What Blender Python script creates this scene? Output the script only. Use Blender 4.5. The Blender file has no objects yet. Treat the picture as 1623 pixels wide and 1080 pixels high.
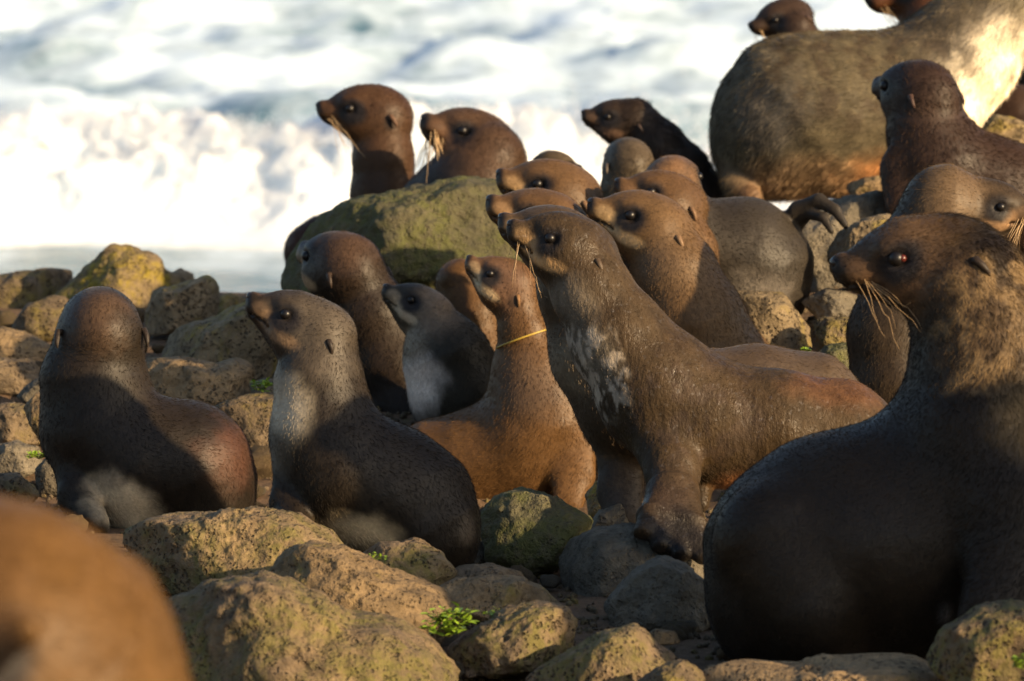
import bpy, math, random
import numpy as np
from mathutils import Vector, Matrix, noise as mnoise

S = bpy.context.scene
rng = np.random.default_rng(7)
random.seed(7)

# ------------------------------------------------------------------ camera, sky, sun
HFOV = math.radians(9.0)
PITCH = math.radians(7.0)
CAM = np.array((0.0, 0.0, 4.0))
FPX = 811.5 / math.tan(HFOV / 2)          # focal length in photograph pixels
cam = bpy.data.cameras.new('camera')
camo = bpy.data.objects.new('camera', cam)
S.collection.objects.link(camo)
S.camera = camo
camo.location = CAM
camo.rotation_euler = (math.radians(90) - PITCH, 0, 0)
cam.sensor_fit = 'HORIZONTAL'
cam.sensor_width = 36
cam.lens = 18 / math.tan(HFOV / 2)
cam.clip_start = 0.5
cam.clip_end = 9000
cam.dof.use_dof = True
cam.dof.focus_distance = 13.3
cam.dof.aperture_fstop = (cam.lens / 1000) / 0.031

SUN_EL, SUN_AZ = 19.0, 124.0               # azimuth clockwise from +Y (straight ahead)
W = bpy.data.worlds.new('World')
S.world = W
W.use_nodes = True
_n = W.node_tree
_bg = _n.nodes['Background']
_sk = _n.nodes.new('ShaderNodeTexSky')
_sk.sky_type = 'NISHITA'
_sk.sun_disc = False
_sk.sun_elevation = math.radians(SUN_EL)
_sk.sun_rotation = math.radians(SUN_AZ)
_sk.air_density = 1.0
_sk.dust_density = 2.0
_sk.ozone_density = 1.1
_n.links.new(_sk.outputs[0], _bg.inputs[0])
_bg.inputs[1].default_value = 0.10
sl = bpy.data.lights.new('sun', 'SUN')
so = bpy.data.objects.new('sun', sl)
S.collection.objects.link(so)
sl.energy = 5.0
sl.color = (1.0, 0.73, 0.42)
sl.angle = math.radians(0.9)
_a, _e = math.radians(SUN_AZ), math.radians(SUN_EL)
_to = Vector((math.sin(_a) * math.cos(_e), math.cos(_a) * math.cos(_e), math.sin(_e)))
so.rotation_euler = _to.to_track_quat('Z', 'Y').to_euler()
so.location = (6, -2, 8)
S.view_settings.view_transform = 'Standard'
S.view_settings.look = 'None'
S.view_settings.exposure = 1.02
S.view_settings.gamma = 1.0
S.view_settings.use_curve_mapping = False
S.cycles.use_denoising = True
S.cycles.max_bounces = 6

# ------------------------------------------------------------------ helpers
_cp, _sp = math.cos(PITCH), math.sin(PITCH)
FWD = np.array((0.0, _cp, -_sp)); UP = np.array((0.0, _sp, _cp)); RGT = np.array((1.0, 0, 0))


def at(px, py, d):
    """World point on the sight line of a photograph pixel, d metres in front of the lens."""
    return CAM + d * (FWD + RGT * ((px - 811.5) / FPX) + UP * ((540 - py) / FPX))


def dm(d):
    """spacing of the rows of the colony: opens a gap behind the front row"""
    return float(np.interp(d, [6.5, 12, 13.6, 14.25, 15.5, 17, 20], [6.5, 11.5, 13.1, 14.42, 15.6, 17.1, 20.1]))


def m_per_px(d):
    return d / FPX


def tag(o, label=None, cat=None, group=None, kind=None):
    if label: o['label'] = label
    if cat: o['category'] = cat
    if group: o['group'] = group
    if kind: o['kind'] = kind
    return o


def link(o, parent=None):
    S.collection.objects.link(o)
    if parent is not None:
        o.parent = parent
    return o


def mesh_obj(name, verts, faces, mat, parent=None, smooth=True, cols=None):
    me = bpy.data.meshes.new(name)
    verts = np.asarray(verts, dtype=np.float32)
    if isinstance(faces, np.ndarray):
        n, k = faces.shape
        me.vertices.add(len(verts)); me.vertices.foreach_set('co', verts.ravel())
        me.loops.add(n * k); me.loops.foreach_set('vertex_index', faces.astype(np.int32).ravel())
        me.polygons.add(n)
        me.polygons.foreach_set('loop_start', np.arange(0, n * k, k, dtype=np.int32))
        me.polygons.foreach_set('loop_total', np.full(n, k, dtype=np.int32))
        me.update(calc_edges=True)
    else:
        me.from_pydata(verts.tolist(), [], faces)
    if smooth:
        me.polygons.foreach_set('use_smooth', np.ones(len(me.polygons), dtype=bool))
    if cols is not None:
        at_ = me.attributes.new('col', 'FLOAT_COLOR', 'POINT')
        at_.data.foreach_set('color', np.concatenate([cols, np.ones((len(cols), 1))], 1).astype(np.float32).ravel())
    me.materials.append(mat)
    me.update()
    return link(bpy.data.objects.new(name, me), parent)


class NT:
    """small node-tree writer"""
    def __init__(self, name):
        self.m = bpy.data.materials.new(name)
        self.m.use_nodes = True
        self.t = self.m.node_tree
        self.bsdf = self.t.nodes['Principled BSDF']
        self.out = self.t.nodes['Material Output']
        self.tc = self.t.nodes.new('ShaderNodeTexCoord')

    def new(self, typ, **kw):
        n = self.t.nodes.new(typ)
        for k, v in kw.items():
            if k.startswith('i_'):
                n.inputs[k[2:].replace('_', ' ')].default_value = v
            else:
                setattr(n, k, v)
        return n

    def lk(self, a, b):
        self.t.links.new(a, b)

    def noise(self, scale, detail=4, rough=0.55, vec=None, dist=0.0):
        n = self.new('ShaderNodeTexNoise')
        n.inputs['Scale'].default_value = scale
        n.inputs['Detail'].default_value = detail
        n.inputs['Roughness'].default_value = rough
        n.inputs['Distortion'].default_value = dist
        self.lk(vec if vec is not None else self.tc.outputs['Object'], n.inputs['Vector'])
        return n.outputs['Fac']

    def ramp(self, fac, stops):
        r = self.new('ShaderNodeValToRGB')
        while len(r.color_ramp.elements) < len(stops):
            r.color_ramp.elements.new(0.5)
        for e, (p, c) in zip(r.color_ramp.elements, stops):
            e.position = p
            e.color = (c, c, c, 1) if isinstance(c, (int, float)) else (*c, 1)
        self.lk(fac, r.inputs['Fac'])
        return r.outputs['Color']

    def mix(self, fac, a, b, blend='MIX'):
        n = self.new('ShaderNodeMix', data_type='RGBA', blend_type=blend)
        for s, v in ((0, fac), (6, a), (7, b)):
            if isinstance(v, (int, float)):
                n.inputs[s].default_value = v
            elif isinstance(v, tuple):
                n.inputs[s].default_value = (*v, 1)
            else:
                self.lk(v, n.inputs[s])
        return n.outputs[2]

    def math(self, op, a, b=0.0):
        n = self.new('ShaderNodeMath', operation=op)
        for s, v in ((0, a), (1, b)):
            if isinstance(v, (int, float)):
                n.inputs[s].default_value = v
            else:
                self.lk(v, n.inputs[s])
        return n.outputs[0]

    def scaled(self, sx, sy, sz):
        n = self.new('ShaderNodeMapping')
        n.inputs['Scale'].default_value = (sx, sy, sz)
        self.lk(self.tc.outputs['Object'], n.inputs['Vector'])
        return n.outputs['Vector']

    def bump(self, h, strength, dist, prev=None):
        b = self.new('ShaderNodeBump')
        b.inputs['Strength'].default_value = strength
        b.inputs['Distance'].default_value = dist
        self.lk(h, b.inputs['Height'])
        if prev is not None:
            self.lk(prev, b.inputs['Normal'])
        return b.outputs['Normal']

    def set(self, **kw):
        for k, v in kw.items():
            i = self.bsdf.inputs[k.replace('_', ' ')]
            if isinstance(v, (int, float)):
                i.default_value = v
            elif isinstance(v, tuple):
                i.default_value = (*v, 1) if len(v) == 3 and i.type == 'RGBA' else v
            else:
                self.lk(v, i)
        return self


def plain(name, col, rough=0.5, **kw):
    n = NT(name)
    n.set(Base_Color=col, Roughness=rough, **kw)
    return n.m


# ------------------------------------------------------------------ materials
def fur_material():
    n = NT('wet_short_fur')
    at_ = n.new('ShaderNodeAttribute', attribute_name='col')
    big = n.noise(9, 4, 0.6)
    fine = n.noise(140, 3, 0.6)
    c = n.mix(1.0, at_.outputs['Color'], n.ramp(big, [(0.25, 0.72), (0.75, 1.25)]), 'MULTIPLY')
    c = n.mix(1.0, c, n.ramp(fine, [(0.2, 0.7), (0.8, 1.3)]), 'MULTIPLY')
    nb = n.bump(fine, 0.22, 0.004)
    nb = n.bump(n.noise(7, 3, 0.5), 0.22, 0.05, n.bump(n.noise(32, 3, 0.6), 0.18, 0.008, nb))
    n.set(Base_Color=c, Roughness=n.ramp(big, [(0.3, 0.42), (0.7, 0.62)]), Normal=nb, Specular_IOR_Level=0.22,
          Sheen_Weight=0.04, Sheen_Roughness=0.3, Sheen_Tint=(1.0, 0.85, 0.65))
    return n.m


def hair_material():
    n = NT('fur_hair')
    at_ = n.new('ShaderNodeAttribute', attribute_name='col')
    n.set(Base_Color=at_.outputs['Color'], Roughness=0.5, Specular_IOR_Level=0.12)
    return n.m


def rock_material(name, c0, c1, lichen, lich_amt, pit=1.0):
    c0, c1, lichen = (tuple(x * 0.82 for x in q) for q in (c0, c1, lichen))
    n = NT(name)
    oi = n.new('ShaderNodeObjectInfo')
    off = n.new('ShaderNodeVectorMath', operation='ADD')
    n.lk(n.tc.outputs['Object'], off.inputs[0])
    cx = n.new('ShaderNodeCombineXYZ')
    r9 = n.math('MULTIPLY', oi.outputs['Random'], 37.0)
    n.lk(r9, cx.inputs[0]); n.lk(r9, cx.inputs[2])
    n.lk(cx.outputs[0], off.inputs[1])
    v = off.outputs[0]
    big = n.noise(5, 6, 0.6, v)
    c = n.mix(n.ramp(big, [(0.3, 0.0), (0.7, 1.0)]), c0, c1)
    c = n.mix(1.0, c, n.ramp(n.noise(26, 5, 0.7, v), [(0.25, 0.5), (0.75, 1.4)]), 'MULTIPLY')
    c = n.mix(1.0, c, n.ramp(oi.outputs['Random'], [(0.0, 0.8), (1.0, 1.2)]), 'MULTIPLY')
    # lichen and algae patches
    lm = n.math('MULTIPLY', n.ramp(n.noise(7, 5, 0.65, v, 0.6), [(0.62 - lich_amt, 0.0), (0.72 - lich_amt * 0.7, 1.0)]),
                n.ramp(n.noise(45, 4, 0.7, v), [(0.36, 0.0), (0.55, 1.0)]))
    c = n.mix(n.math('MULTIPLY', lm, 0.82), c, lichen)
    # vesicles: sparse dark pits of mixed size
    def pits(scale, thr, dens):
        vo = n.new('ShaderNodeTexVoronoi', feature='F1')
        vo.inputs['Scale'].default_value = scale
        vo.inputs['Randomness'].default_value = 1.0
        n.lk(v, vo.inputs['Vector'])
        wv = n.math('ADD', vo.outputs['Distance'], n.math('MULTIPLY', n.math('SUBTRACT', n.noise(scale * 0.9, 3, 0.6, v), 0.5), 0.35))
        hole = n.ramp(wv, [(thr * 0.5, 1.0), (thr, 0.0)])
        sel = n.ramp(n.noise(scale * 0.22, 2, 0.5, v), [(dens, 0.0), (dens + 0.08, 1.0)])
        return n.math('MULTIPLY', hole, sel)
    p = n.math('MAXIMUM', pits(55, 0.30, 0.46), pits(110, 0.36, 0.44))
    p = n.math('MAXIMUM', p, pits(24, 0.2, 0.55))
    rv = n.new('ShaderNodeMath', operation='FRACT')
    n.lk(n.math('MULTIPLY', oi.outputs['Random'], 7.31), rv.inputs[0])
    p = n.math('MULTIPLY', p, n.ramp(rv.outputs[0], [(0.0, 0.35), (0.8, 1.0)]))
    c = n.mix(n.math('MULTIPLY', p, 0.7 * pit), c, (0.035, 0.024, 0.02))
    nb = n.bump(n.noise(18, 6, 0.65, v), 0.8, 0.04)
    nb = n.bump(n.noise(120, 4, 0.7, v), 0.4, 0.006, nb)
    inv = n.math('SUBTRACT', 1.0, p)
    nb = n.bump(inv, 0.9 * pit, 0.02, nb)
    n.set(Base_Color=c, Roughness=0.85, Normal=nb, Specular_IOR_Level=0.25)
    return n.m


M_FUR = fur_material()
M_HAIR = hair_material()
M_EYE = plain('eye', (0.006, 0.005, 0.005), 0.38, Specular_IOR_Level=0.35)
M_EYE_RED = plain('red_eye_corner', (0.07, 0.014, 0.01), 0.3, Specular_IOR_Level=0.5)
M_NOSE = plain('nose_leather', (0.012, 0.01, 0.01), 0.35)
M_WHISK = plain('whisker', (0.46, 0.31, 0.16), 0.4)
M_EARD = plain('ear_fur', (0.10, 0.05, 0.025), 0.6, Sheen_Weight=0.3)


def wet_material():
    n = NT('soaked_fur')
    at_ = n.new('ShaderNodeAttribute', attribute_name='col')
    clump = n.noise(38, 4, 0.65, n.scaled(1, 1, 0.45))
    fine = n.noise(150, 3, 0.6)
    c = n.mix(1.0, at_.outputs['Color'], n.ramp(clump, [(0.3, 0.62), (0.7, 1.3)]), 'MULTIPLY')
    nb = n.bump(clump, 0.5, 0.012)
    nb = n.bump(fine, 0.4, 0.004, nb)
    n.set(Base_Color=c, Roughness=n.ramp(n.noise(14, 3, 0.6), [(0.36, 0.36), (0.56, 0.68)]), Normal=nb, Specular_IOR_Level=n.ramp(n.noise(95, 3, 0.6), [(0.60, 0.16), (0.70, 0.65)]))
    return n.m


M_WET = wet_material()
M_BAND = plain('yellow_strap', (0.32, 0.22, 0.03), 0.45)
M_LEAF = plain('weed_leaf', (0.17, 0.27, 0.018), 0.5, Subsurface_Weight=0.0, Transmission_Weight=0.0)
M_STEM = plain('weed_stem', (0.12, 0.13, 0.03), 0.6)
R_TAN = rock_material('tan_boulder', (0.29, 0.20, 0.105), (0.19, 0.135, 0.075), (0.22, 0.17, 0.035), 0.06)
R_MOSS = rock_material('mossy_boulder', (0.25, 0.175, 0.09), (0.15, 0.11, 0.075), (0.15, 0.132, 0.035), 0.21)
R_GREEN = rock_material('green_boulder', (0.15, 0.13, 0.075), (0.09, 0.085, 0.05), (0.10, 0.105, 0.03), 0.26, 0.6)
R_YEL = rock_material('lichened_boulder', (0.28, 0.21, 0.12), (0.20, 0.15, 0.09), (0.30, 0.23, 0.02), 0.14)
R_GREY = rock_material('grey_boulder', (0.17, 0.145, 0.105), (0.11, 0.095, 0.07), (0.16, 0.14, 0.05), 0.02, 0.7)
R_BROWN = rock_material('brown_boulder', (0.19, 0.14, 0.085), (0.115, 0.085, 0.055), (0.18, 0.14, 0.035), 0.14)

# ------------------------------------------------------------------ terrain
# (px, py, depth): points where the beach surface meets the things standing on it
GROUND_PTS = [
    (-200, 1075, 12.3), (300, 1085, 12.3), (800, 1085, 12.3), (1300, 1085, 12.3), (1800, 1085, 12.3),
    (0, 930, 13.0), (350, 945, 12.9), (640, 955, 13.0), (900, 1000, 12.8), (1080, 1000, 12.8),
    (130, 830, 13.9), (330, 830, 13.9), (500, 880, 13.3), (700, 915, 13.3), (900, 905, 13.5), (1100, 890, 13.4), (1300, 900, 13.4), (1700, 900, 13.4),
    (20, 780, 14.3), (420, 800, 14.2), (600, 830, 14.1), (850, 805, 14.2), (1000, 800, 14.2), (1250, 780, 14.2),
    (0, 700, 14.8), (400, 730, 14.7), (700, 730, 14.6), (1000, 720, 14.6), (1350, 640, 14.4), (1600, 640, 14.4),
    (0, 610, 15.3), (400, 640, 15.1), (700, 640, 15.0), (1100, 600, 14.7), (1300, 590, 14.7), (1300, 530, 15.0),
    (0, 540, 15.9), (350, 540, 15.9), (620, 500, 15.6), (1000, 500, 15.3), (1200, 505, 15.1),
    (-100, 490, 16.6), (200, 490, 16.6), (420, 490, 16.5), (700, 440, 16.2), (1000, 420, 15.9), (1300, 400, 15.6), (1500, 420, 15.2), (1700, 420, 15.2),
    (1250, 365, 16.3), (1420, 325, 16.3), (1600, 290, 16.3), (1750, 280, 16.3),
]
_gp = np.array([at(px, py, dm(d)) for px, py, d in GROUND_PTS])
# nearer the camera the beach climbs towards the photographer's feet; seawards it drops away
_extra = np.array([(x, y, z) for x in (-6, -3, 0, 3, 6) for (y, z) in
                   ((1, 2.6), (4, 2.45), (6.5, 2.3), (9, 2.1), (10.5, 1.97), (19.5, 1.0), (22, -0.4), (26, -2.0))]
                  + [(-6, y, 1.9) for y in (13, 15, 17)] + [(6, 13, 2.0), (6, 15, 2.25), (6, 17, 2.4), (0, 17.6, 1.95), (-2, 17.6, 1.85), (-1, 18.2, 1.7), (1.0, 17.8, 1.9), (0.7, 17.2, 2.1)])
_gp = np.concatenate([_gp, _extra])


def ground_z(x, y):
    x = np.asarray(x, float); y = np.asarray(y, float)
    d2 = (x[..., None] - _gp[:, 0]) ** 2 + (y[..., None] - _gp[:, 1]) ** 2
    w = 1.0 / (d2 + 0.03) ** 2
    return (w * _gp[:, 2]).sum(-1) / w.sum(-1)


def build_ground():
    xs = np.concatenate([np.linspace(-40, -3, 14)[:-1], np.linspace(-3, 3, 161), np.linspace(3, 40, 14)[1:]])
    ys = np.concatenate([np.linspace(-10, 10.5, 20)[:-1], np.linspace(10.5, 18.5, 215), np.linspace(18.5, 30, 24)[1:]])
    X, Y = np.meshgrid(xs, ys)
    Z = np.stack([ground_z(X[i], Y[i]) for i in range(len(ys))])
    nz = np.zeros_like(Z)
    for i in range(len(ys)):
        for j in range(len(xs)):
            p = Vector((X[i, j] * 3.0, Y[i, j] * 3.0, 0))
            nz[i, j] = mnoise.fractal(p, 0.9, 2.1, 4)
    Z = Z + nz * 0.022 - 0.015
    V = np.stack([X, Y, Z], -1).reshape(-1, 3)
    nx, ny = len(xs), len(ys)
    I = np.arange(nx * ny).reshape(ny, nx)
    F = np.stack([I[:-1, :-1], I[:-1, 1:], I[1:, 1:], I[1:, :-1]], -1).reshape(-1, 4)
    n = NT('gritty_beach_soil')
    c = n.mix(n.ramp(n.noise(3.5, 6, 0.65), [(0.3, 0.0), (0.7, 1.0)]), (0.17, 0.105, 0.06), (0.10, 0.07, 0.045))
    c = n.mix(1.0, c, n.ramp(n.noise(60, 5, 0.7), [(0.25, 0.55), (0.75, 1.4)]), 'MULTIPLY')
    c = n.mix(n.ramp(n.noise(11, 4, 0.7), [(0.62, 0.0), (0.72, 0.5)]), c, (0.10, 0.10, 0.03))
    nb = n.bump(n.noise(40, 6, 0.7), 0.7, 0.02)
    nb = n.bump(n.noise(220, 3, 0.7), 0.5, 0.005, nb)
    n.set(Base_Color=c, Roughness=0.9, Normal=nb, Specular_IOR_Level=0.2)
    tag(mesh_obj('ground', V, F, n.m), kind='structure')


build_ground()


# ------------------------------------------------------------------ sea
def vnoise(P, octaves=4, H=0.8):
    return np.array([mnoise.fractal(Vector(p), H, 2.1, octaves) for p in P])


def build_sea():
    xs = np.concatenate([-np.geomspace(9, 4000, 14)[::-1][:-1], np.linspace(-9, 9, 130), np.geomspace(9, 4000, 14)[1:]])
    ys = np.concatenate([np.linspace(17, 27, 10)[:-1], np.linspace(27, 80, 230), np.geomspace(80, 6000, 18)[1:]])
    X, Y = np.meshgrid(xs, ys)
    P = np.stack([X, Y, np.zeros_like(X)], -1).reshape(-1, 3)
    near = np.clip((140 - P[:, 1]) / 60, 0, 1) * np.clip((40 - abs(P[:, 0])) / 25, 0, 1)
    Z = np.zeros(len(P))
    m = near > 0
    q = P[m]
    h = 0.09 * np.sin(q[:, 1] * 1.15 + 1.2 * np.sin(q[:, 0] * 0.31) + 0.5) + 0.06 * np.sin(q[:, 1] * 2.3 + q[:, 0] * 0.5)
    h += 0.16 * vnoise(q * (0.75, 0.9, 1), 4) + 0.06 * vnoise(q * (1.6, 2.6, 1) + 31, 3)
    calm = np.clip((q[:, 1] - 36.5) / 3, 0.12, 1)
    Z[m] = h * near[m] * calm
    V = P + np.stack([0 * Z, 0 * Z, Z], -1)
    nx, ny = len(xs), len(ys)
    I = np.arange(nx * ny).reshape(ny, nx)
    F = np.stack([I[:-1, :-1], I[:-1, 1:], I[1:, 1:], I[1:, :-1]], -1).reshape(-1, 4)
    n = NT('foamy_sea_water')
    v = n.scaled(0.75, 0.8, 1.0)
    big = n.noise(0.55, 5, 0.65, v, 0.8)
    lace = n.noise(1.9, 6, 0.7, v, 1.2)
    foam = n.math('ADD', n.math('MULTIPLY', big, 0.9), n.math('MULTIPLY', lace, 0.7))
    sx = n.new('ShaderNodeSeparateXYZ')
    n.lk(n.tc.outputs['Object'], sx.inputs[0])
    shore = n.new('ShaderNodeMapRange')
    for i_, v_ in ((1, 35.2), (2, 37.4), (3, 0.26), (4, 0.0)):
        shore.inputs[i_].default_value = v_
    n.lk(sx.outputs['Y'], shore.inputs[0])
    f = n.ramp(n.math('SUBTRACT', foam, shore.outputs[0]), [(0.54, 0.0), (0.92, 1.0)])
    wat = n.bsdf
    n.set(Base_Color=(0.05, 0.13, 0.18), Roughness=0.2, IOR=1.33,
          Normal=n.bump(n.noise(2.6, 5, 0.65, v), 0.6, 0.25))
    fo = n.new('ShaderNodeBsdfPrincipled')
    fo.inputs['Base Color'].default_value = (0.68, 0.82, 0.93, 1)
    fo.inputs['Roughness'].default_value = 0.8
    mx = n.new('ShaderNodeMixShader')
    n.lk(f, mx.inputs[0]); n.lk(wat.outputs[0], mx.inputs[1]); n.lk(fo.outputs[0], mx.inputs[2])
    n.lk(mx.outputs[0], n.out.inputs['Surface'])
    tag(mesh_obj('sea', V, F, n.m), kind='structure')


def build_breaker():
    """A collapsing surf wave: a rolling bank of white water with lumps at several sizes."""
    nu, nv = 460, 110
    us = np.linspace(-4.5, 4.5, nu)
    ts = np.linspace(0, 1, nv)
    U, T = np.meshgrid(us, ts)
    crest = 0.68 + 0.06 * np.sin(U * 0.8 + 0.4) + 0.05 * np.sin(U * 2.1 + 1.0) + 0.03 * np.sin(U * 5.3)
    crest *= np.clip(1.0 - 0.45 * np.clip(U + 0.3, 0, 1.2), 0.5, 1.2)
    # profile: foot at the shore side, steep face, rounded top, long back
    prof_y = np.interp(T, [0, 0.12, 0.3, 0.5, 0.62, 0.75, 1.0], [0, 0.25, 0.7, 1.15, 1.5, 2.1, 3.6])
    prof_z = np.interp(T, [0, 0.12, 0.3, 0.5, 0.62, 0.75, 1.0], [-0.1, 0.14, 0.5, 0.9, 1.0, 0.8, -0.1])
    foot = 36.6 + 0.35 * np.sin(U * 0.55 + 2) + 0.15 * np.sin(U * 1.9)
    P = np.stack([U, foot + prof_y, prof_z * crest], -1).reshape(-1, 3)
    n1 = vnoise(P * 1.5, 5, 0.6)
    n2 = vnoise(P * 1.5 + 50, 5, 0.6)
    lump = np.abs(vnoise(P * 2.6 + 9, 4, 0.5))
    n3 = vnoise(P * 7.0 + 70, 3, 0.6)
    n4 = np.abs(vnoise(P * 12.0 + 90, 2, 0.6))
    env = np.clip(prof_z.ravel() * 2, 0, 1)
    P[:, 2] += env * (n1 * 0.11 + lump * 0.07 + n3 * 0.025 + n4 * 0.012 - 0.03)
    P[:, 1] += env * (n2 * 0.12 - n3 * 0.05 - n4 * 0.03)
    jag = np.exp(-((T.ravel() - 0.58) / 0.10) ** 2)
    P[:, 2] += jag * (np.abs(vnoise(P * (1.3, 0.4, 0.4) + 17, 4, 0.7)) * 0.26 - 0.07)
    I = np.arange(nu * nv).reshape(nv, nu)
    F = np.stack([I[:-1, :-1], I[:-1, 1:], I[1:, 1:], I[1:, :-1]], -1).reshape(-1, 4)
    n = NT('white_water')
    n.set(Base_Color=(0.74, 0.81, 0.88), Roughness=0.9, Normal=n.bump(n.noise(6, 6, 0.75), 0.7, 0.12),
          Subsurface_Weight=1.0, Subsurface_Radius=(1.0, 1.0, 1.0), Subsurface_Scale=0.3)
    tag(mesh_obj('breaking_wave', P, F, n.m), kind='structure')
    # thrown spray along the crest: lumps of droplets
    ico_v, ico_f = ico(1)
    V, Fc = [], []
    o = 0
    for _ in range(9000):
        u = rng.uniform(-4.4, 4.4)
        c = 0.68 + 0.06 * math.sin(u * 0.8 + 0.4) + 0.05 * math.sin(u * 2.1 + 1.0)
        burst = max(0, math.sin(u * 1.7) * math.sin(u * 0.6 + 1.0)) + 0.15
        c *= min(1, max(0.5, 1.0 - 0.45 * max(0, u + 0.3)))
        z = c + abs(rng.normal(0, 0.16)) * burst - 0.05
        y = 36.6 + 1.4 + rng.normal(0, 0.4)
        r = min(0.011, float(rng.lognormal(-5.1, 0.45)))
        V.append(ico_v * r * rng.uniform(0.6, 1.4, 3) + (u, y, z)); Fc.append(ico_f + o); o += len(ico_v)
    tag(mesh_obj('spray', np.concatenate(V), np.concatenate(Fc), n.m), kind='stuff')


_ico_cache = {}


def ico(sub):
    if sub not in _ico_cache:
        import bmesh
        bm = bmesh.new()
        bmesh.ops.create_icosphere(bm, subdivisions=sub, radius=1.0)
        v = np.array([w.co[:] for w in bm.verts])
        f = np.array([[w.index for w in g.verts] for g in bm.faces])
        bm.free()
        _ico_cache[sub] = (v, f)
    return _ico_cache[sub]


build_sea()
build_breaker()


# ------------------------------------------------------------------ boulders
def mnoise_mask(Q):
    return np.clip(0.5 + 1.5 * np.array([mnoise.noise(Vector(q)) for q in Q]), 0, 1)


def boulder(label, outline, d, mat, thick=1.0, seed=1, facets=5, rough=1.0, group='boulders strewn over the beach', sub=5):
    """A boulder from its own outline: the outline gives the shape across, the depth is rounded out in full."""
    d = dm(d)
    o2 = np.array(outline, float)
    c = (o2.min(0) + o2.max(0)) / 2
    s = m_per_px(d)
    poly = (o2 - c) * s * (1, -1)
    # close the loop & densify
    Pn = np.concatenate([poly, poly[:1]])
    dens = np.concatenate([Pn[i] + (Pn[i + 1] - Pn[i]) * np.linspace(0, 1, 24)[:-1, None] for i in range(len(poly))])
    ang = np.arctan2(dens[:, 1], dens[:, 0]); rad = np.hypot(dens[:, 0], dens[:, 1])
    od = np.argsort(ang); ang, rad = ang[od], rad[od]
    grid = np.linspace(-math.pi, math.pi, 361)
    rr = np.interp(grid, np.concatenate([ang - 2 * math.pi, ang, ang + 2 * math.pi]), np.tile(rad, 3))
    kern = np.exp(-np.linspace(-2, 2, 15) ** 2); kern /= kern.sum()
    rr = np.convolve(np.tile(rr[:-1], 3), kern, 'same')[360:720]
    v, f = ico(sub)
    w = (o2[:, 0].max() - o2[:, 0].min()) * s / 2
    h = (o2[:, 1].max() - o2[:, 1].min()) * s / 2
    D = thick * (w * 0.55 + h * 0.55)
    th = np.arctan2(v[:, 2], v[:, 0])
    rt = np.interp(th, grid[:-1], rr, period=2 * math.pi)
    pl = np.hypot(v[:, 0], v[:, 2])
    ple = np.sin(np.arctan2(pl, abs(v[:, 1]))) ** 0.75
    X = np.cos(th) * rt * ple
    Zz = np.sin(th) * rt * ple
    Y = np.sign(v[:, 1]) * D * np.abs(v[:, 1]) ** 0.85
    P = np.stack([X, Y, Zz], -1)
    r = np.random.default_rng(seed)
    size = (w + h + D) / 3
    for _ in range(facets):
        nrm = r.normal(0, 1, 3); nrm[1] = -abs(nrm[1]) * 1.0 - 0.35; nrm[2] = abs(nrm[2]) * 0.7 + 0.1 * r.normal()
        nrm /= np.linalg.norm(nrm)
        lim = np.quantile(P @ nrm, r.uniform(0.86, 0.97))
        ex = np.clip(P @ nrm - lim, 0, None)
        P -= nrm * (ex * 0.8)[:, None]
    off = r.uniform(-50, 50, 3)
    nn = v / np.linalg.norm(v, axis=1)[:, None]
    n1 = np.array([mnoise.fractal(Vector(p), 0.8, 2.0, 3) for p in P * (1.6 / size) + off])
    n2 = np.array([mnoise.fractal(Vector(p), 0.6, 2.2, 4) for p in P * (6.0 / size) + off + 9])
    if sub == 6 or w > 0.12:
        dent = np.array([mnoise.voronoi(Vector(p))[0][0] for p in P * (4.5 / size) + off])
        n2 = n2 - 1.1 * np.clip(1 - dent / 0.38, 0, 1) ** 1.5 * (mnoise_mask(P * (1.5 / size) + off))
    P = P + nn * (n1 * 0.075 * size * rough + n2 * 0.036 * size * rough)[:, None]
    base = at(c[0], c[1], d) + np.array((0, D * 0.35, 0))
    me_o = mesh_obj('boulder', P, f, mat)
    me_o.location = base
    return tag(me_o, label, 'boulder', group)

# ------------------------------------------------------------------ rock list (outline in photograph pixels, depth)
B = boulder
B('low dark flat boulder against the surf, farthest left', [(-60, 450), (0, 440), (60, 430), (125, 430), (110, 470), (60, 502), (-60, 510)], 16.8, R_BROWN, seed=2)
B('tan peaked boulder with yellow lichen, tallest against the surf behind the left seal', [(85, 472), (130, 432), (175, 394), (215, 395), (250, 410), (262, 436), (300, 452), (290, 500), (120, 505)], 16.6, R_YEL, seed=12, facets=7)
B('small round stone on the skyline right of the peaked boulder', [(256, 440), (285, 427), (305, 435), (312, 470), (262, 475)], 17.0, R_YEL, seed=4)
B('blocky boulder with shaded left face and lit yellowish right end', [(222, 464), (290, 452), (325, 440), (343, 450), (346, 480), (338, 512), (290, 530), (230, 535)], 16.0, R_YEL, seed=5, facets=6)
B('low yellowish stone right of the blocky boulder at the surf edge', [(330, 480), (360, 466), (392, 476), (395, 500), (345, 525)], 16.3, R_YEL, seed=6)
B('broad sloping boulder with orange lichen just left of the pale throated seal', [(222, 550), (270, 528), (330, 510), (390, 485), (450, 478), (470, 560), (440, 625), (390, 605), (300, 585), (230, 578)], 15.4, R_YEL, seed=7)
B('rounded tan boulder with a dark pit left of the back view seal', [(16, 522), (40, 485), (85, 470), (112, 478), (105, 540), (40, 552)], 16.0, R_BROWN, seed=8)
B('flat tan slab at the left edge under the pitted boulder', [(-70, 530), (0, 522), (35, 530), (82, 552), (78, 592), (0, 598), (-70, 590)], 15.7, R_TAN, seed=9)
B('flat lit slab with a rounded knob at its right end behind the left seal', [(212, 572), (290, 572), (340, 582), (372, 573), (398, 585), (400, 620), (412, 650), (300, 665), (220, 620)], 14.9, R_TAN, seed=10)
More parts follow.
